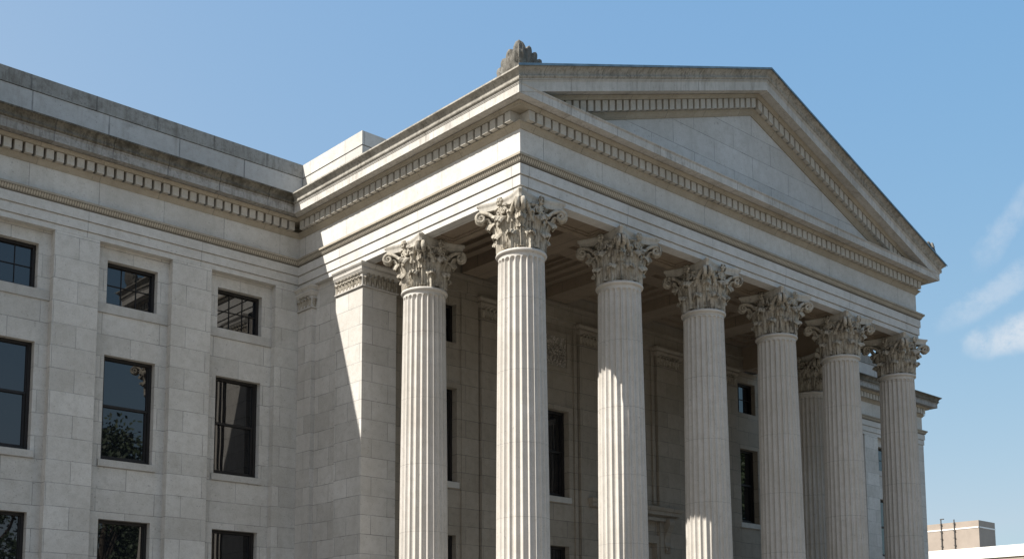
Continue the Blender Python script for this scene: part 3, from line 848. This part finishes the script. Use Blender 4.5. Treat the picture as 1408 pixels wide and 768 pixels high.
# trees across the plaza (they stand behind the camera and show in the window glass)
def leaf_mat():
    m, nt, b = newmat('leaves')
    geo = N(nt, 'ShaderNodeNewGeometry')
    n = noise_n(nt, geo.outputs['Position'], .9, 3, .6)
    nt.links.new(mixc(nt, ramp(nt, n, .3, .7), (.022, .038, .012), (.05, .075, .022)), b.inputs['Base Color'])
    b.inputs['Roughness'].default_value = .6
    return m
M['leaf'] = leaf_mat(); M['bark'] = simple('bark', (.09, .07, .05), .9)
def make_tree():
    t = bpy.data.objects.new('broadleaf_tree', None); COL.objects.link(t)
    bm = bmesh.new()
    tube(bm, [(0, 0, 0), (.1, 0, 2.5), (.0, .1, 5), (.2, .2, 9)], [.38, .30, .24, .08], 10)
    rnd = random.Random(3); cl = []
    for i in range(26):
        a = rnd.uniform(0, 2 * PI); z = rnd.uniform(4.5, 15.0); mr = 5.2 * math.sqrt(max(.05, 1 - ((z - 8.5) / 7.2) ** 2)); r = mr * rnd.uniform(.35, .95)
        c = Vector((r * math.cos(a), r * math.sin(a), z)); cl.append((c, rnd.uniform(1.0, 1.9)))
        s = Vector((0, 0, max(2.5, z * .55))); tube(bm, [s, s.lerp(c, .5) + Vector((0, 0, .4)), c], [.12, .07, .025], 6)
    build('trunk', bm, M['bark'], t, smooth=True)
    bm = bmesh.new()
    for c, rr in cl:
        for j in range(520):
            v = Vector((rnd.gauss(0, 1), rnd.gauss(0, 1), rnd.gauss(0, .8))).normalized() * rr * rnd.uniform(.45, 1.12) + c
            a = Vector((rnd.gauss(0, 1), rnd.gauss(0, 1), rnd.gauss(0, 1))).normalized(); b = a.orthogonal().normalized(); s = rnd.uniform(.08, .17)
            bm.faces.new([bm.verts.new(v + a * s), bm.verts.new(v + b * s * .6), bm.verts.new(v - a * s), bm.verts.new(v - b * s * .6)])
    me_o = build('crown', bm, M['leaf'], t)
    t['label'] = 'leafy broadleaf tree across the plaza, mirrored in the courthouse windows'
    t['category'] = 'tree'; t['group'] = 'trees across the plaza facing the courthouse'
    return t
t0 = make_tree()
tspots = [(10.5, -27, 1.0, 0.), (19, -40, 1.1, 1.), (30, -32, 1.0, 2.2), (41, -28, 1.02, 3.4), (52, -34, 1.1, 4.), (1, -44, .9, 5.), (61, -25, 1.25, .7), (26, -50, 1.2, 1.7), (5.5, -31, .86, 2.6), (-2.5, -33, .80, 3.1), (68, -31, 1.3, 4.4), (55, -22, 1.1, 5.5)]
for i, (x, y, s, a) in enumerate(tspots):
    if i == 0: o = t0
    else:
        o = t0.copy(); COL.objects.link(o)
        for ch in t0.children:
            c = ch.copy(); COL.objects.link(c); c.parent = o
    o.location = (x, y, -.02); o.rotation_euler.z = a; o.scale = (s, s, s)

# ------------------------------------------------------------------ light, sky
to_sun = Vector((-1.0, .33, 1.0)).normalized()
el = math.asin(to_sun.z); az = math.atan2(to_sun.x, to_sun.y)
sd = bpy.data.lights.new('sun', 'SUN'); sd.energy = 5.0; sd.angle = R(.53); sd.color = (1.0, .96, .905)
so = bpy.data.objects.new('sun', sd); COL.objects.link(so)
so.rotation_euler = (-to_sun).to_track_quat('-Z', 'Y').to_euler(); so.location = (-30, 10, 40)
w = bpy.data.worlds.new('World'); sc.world = w; w.use_nodes = True
nt = w.node_tree; nt.nodes.clear()
out = nt.nodes.new('ShaderNodeOutputWorld'); bg = nt.nodes.new('ShaderNodeBackground'); nt.links.new(bg.outputs[0], out.inputs[0])
sky = nt.nodes.new('ShaderNodeTexSky'); sky.sky_type = 'NISHITA'; sky.sun_disc = False
sky.sun_elevation = el; sky.sun_rotation = az; sky.altitude = 50
sky.air_density = 1.0; sky.dust_density = 1.0; sky.ozone_density = .6
bg.inputs[1].default_value = .1177
tc = nt.nodes.new('ShaderNodeTexCoord')
def vdot(v, vec):
    n = nt.nodes.new('ShaderNodeVectorMath'); n.operation = 'DOT_PRODUCT'; nt.links.new(v, n.inputs[0]); n.inputs[1].default_value = vec; return n.outputs['Value']
CAM = Vector((-16.899, -17.515, 1.584)); YAW, PIT, FPX = R(40.94), R(6.77), 1592.03
fx = Vector((math.cos(YAW), -math.sin(YAW), 0)); fw = Vector((math.sin(YAW) * math.cos(PIT), math.cos(YAW) * math.cos(PIT), math.sin(PIT))); fu = fx.cross(fw)
cm = None
dirv = tc.outputs['Generated']
# three high wisps: azimuth, elevation, tilt, half length, half width (radians), strength
for azd, eld, tilt, sa, sb, st_ in ((67.5, 20.0, 50, .040, .009, .22), (66.3, 16.85, 30, .036, .010, .30), (67.5, 15.0, 12, .034, .013, .62)):
    a_, e_ = R(azd), R(eld)
    c = Vector((math.sin(a_) * math.cos(e_), math.cos(a_) * math.cos(e_), math.sin(e_)))
    t1 = Vector((math.cos(a_), -math.sin(a_), 0)); t2 = t1.cross(c)
    u_ = t1 * math.cos(R(tilt)) + t2 * math.sin(R(tilt)); v_ = -t1 * math.sin(R(tilt)) + t2 * math.cos(R(tilt))
    fn = nt.nodes.new('ShaderNodeTexNoise'); fn.inputs['Scale'].default_value = 22; fn.inputs['Detail'].default_value = 6; fn.inputs['Roughness'].default_value = .62
    nt.links.new(dirv, fn.inputs['Vector'])
    wob = math_n(nt, 'MULTIPLY', math_n(nt, 'SUBTRACT', fn.outputs[0], .5), .055)
    uu = math_n(nt, 'DIVIDE', math_n(nt, 'ADD', vdot(dirv, u_), wob), sa); vv = math_n(nt, 'DIVIDE', math_n(nt, 'SUBTRACT', vdot(dirv, v_), math_n(nt, 'MULTIPLY', wob, .45)), sb)
    r2 = math_n(nt, 'ADD', math_n(nt, 'MULTIPLY', uu, uu), math_n(nt, 'MULTIPLY', vv, vv))
    m_ = ramp(nt, r2, 2.2, 0., 0, st_)
    f2 = nt.nodes.new('ShaderNodeTexNoise'); f2.inputs['Scale'].default_value = 60; f2.inputs['Detail'].default_value = 8; f2.inputs['Roughness'].default_value = .7
    nt.links.new(dirv, f2.inputs['Vector'])
    m_ = math_n(nt, 'MULTIPLY', m_, ramp(nt, f2.outputs[0], .30, .62, .35, 1.0))
    front = math_n(nt, 'GREATER_THAN', vdot(dirv, c), .5)
    m_ = math_n(nt, 'MULTIPLY', m_, front)
    cm = m_ if cm is None else math_n(nt, 'MAXIMUM', cm, m_)
K_ = .1177 * 2 ** .80
sp = nt.nodes.new('ShaderNodeSeparateColor'); nt.links.new(sky.outputs[0], sp.inputs[0])
cb = nt.nodes.new('ShaderNodeCombineColor')
for i, (mid, ref, g) in enumerate(((.240, .227, .74), (.432, .356, .42), (.70, .604, .13))):
    v = math_n(nt, 'POWER', math_n(nt, 'MINIMUM', math_n(nt, 'MULTIPLY', sp.outputs[i], K_ / ref), 3.6), g)
    # the sky pales towards the sun's side
    side = math_n(nt, 'ADD', math_n(nt, 'MULTIPLY', math_n(nt, 'MINIMUM', vdot(dirv, Vector((to_sun.x, to_sun.y, 0)).normalized()), .05), (.48, .16, .03)[i]), 1 + (.48, .16, .03)[i] * .36)
    nt.links.new(math_n(nt, 'MULTIPLY', math_n(nt, 'MULTIPLY', v, side), mid / K_), cb.inputs[i])
cl = mixc(nt, cm, cb.outputs[0], (4.2, 4.25, 4.35))
nt.links.new(cl, bg.inputs[0])

# ------------------------------------------------------------------ camera
cd = bpy.data.cameras.new('camera'); cam = bpy.data.objects.new('camera', cd); COL.objects.link(cam)
cam.location = CAM; cam.rotation_euler = (R(90) + PIT, 0, -YAW)
cd.sensor_width = 36; cd.lens = FPX / 1408 * 36; cd.shift_x = 69.42 / 1408; cd.shift_y = 348.74 / 1408
cd.clip_end = 5000; cd.clip_start = .1
sc.camera = cam
vs = sc.view_settings; vs.view_transform = 'Standard'; vs.look = 'None'; vs.exposure = .80; vs.gamma = 1; vs.use_curve_mapping = False
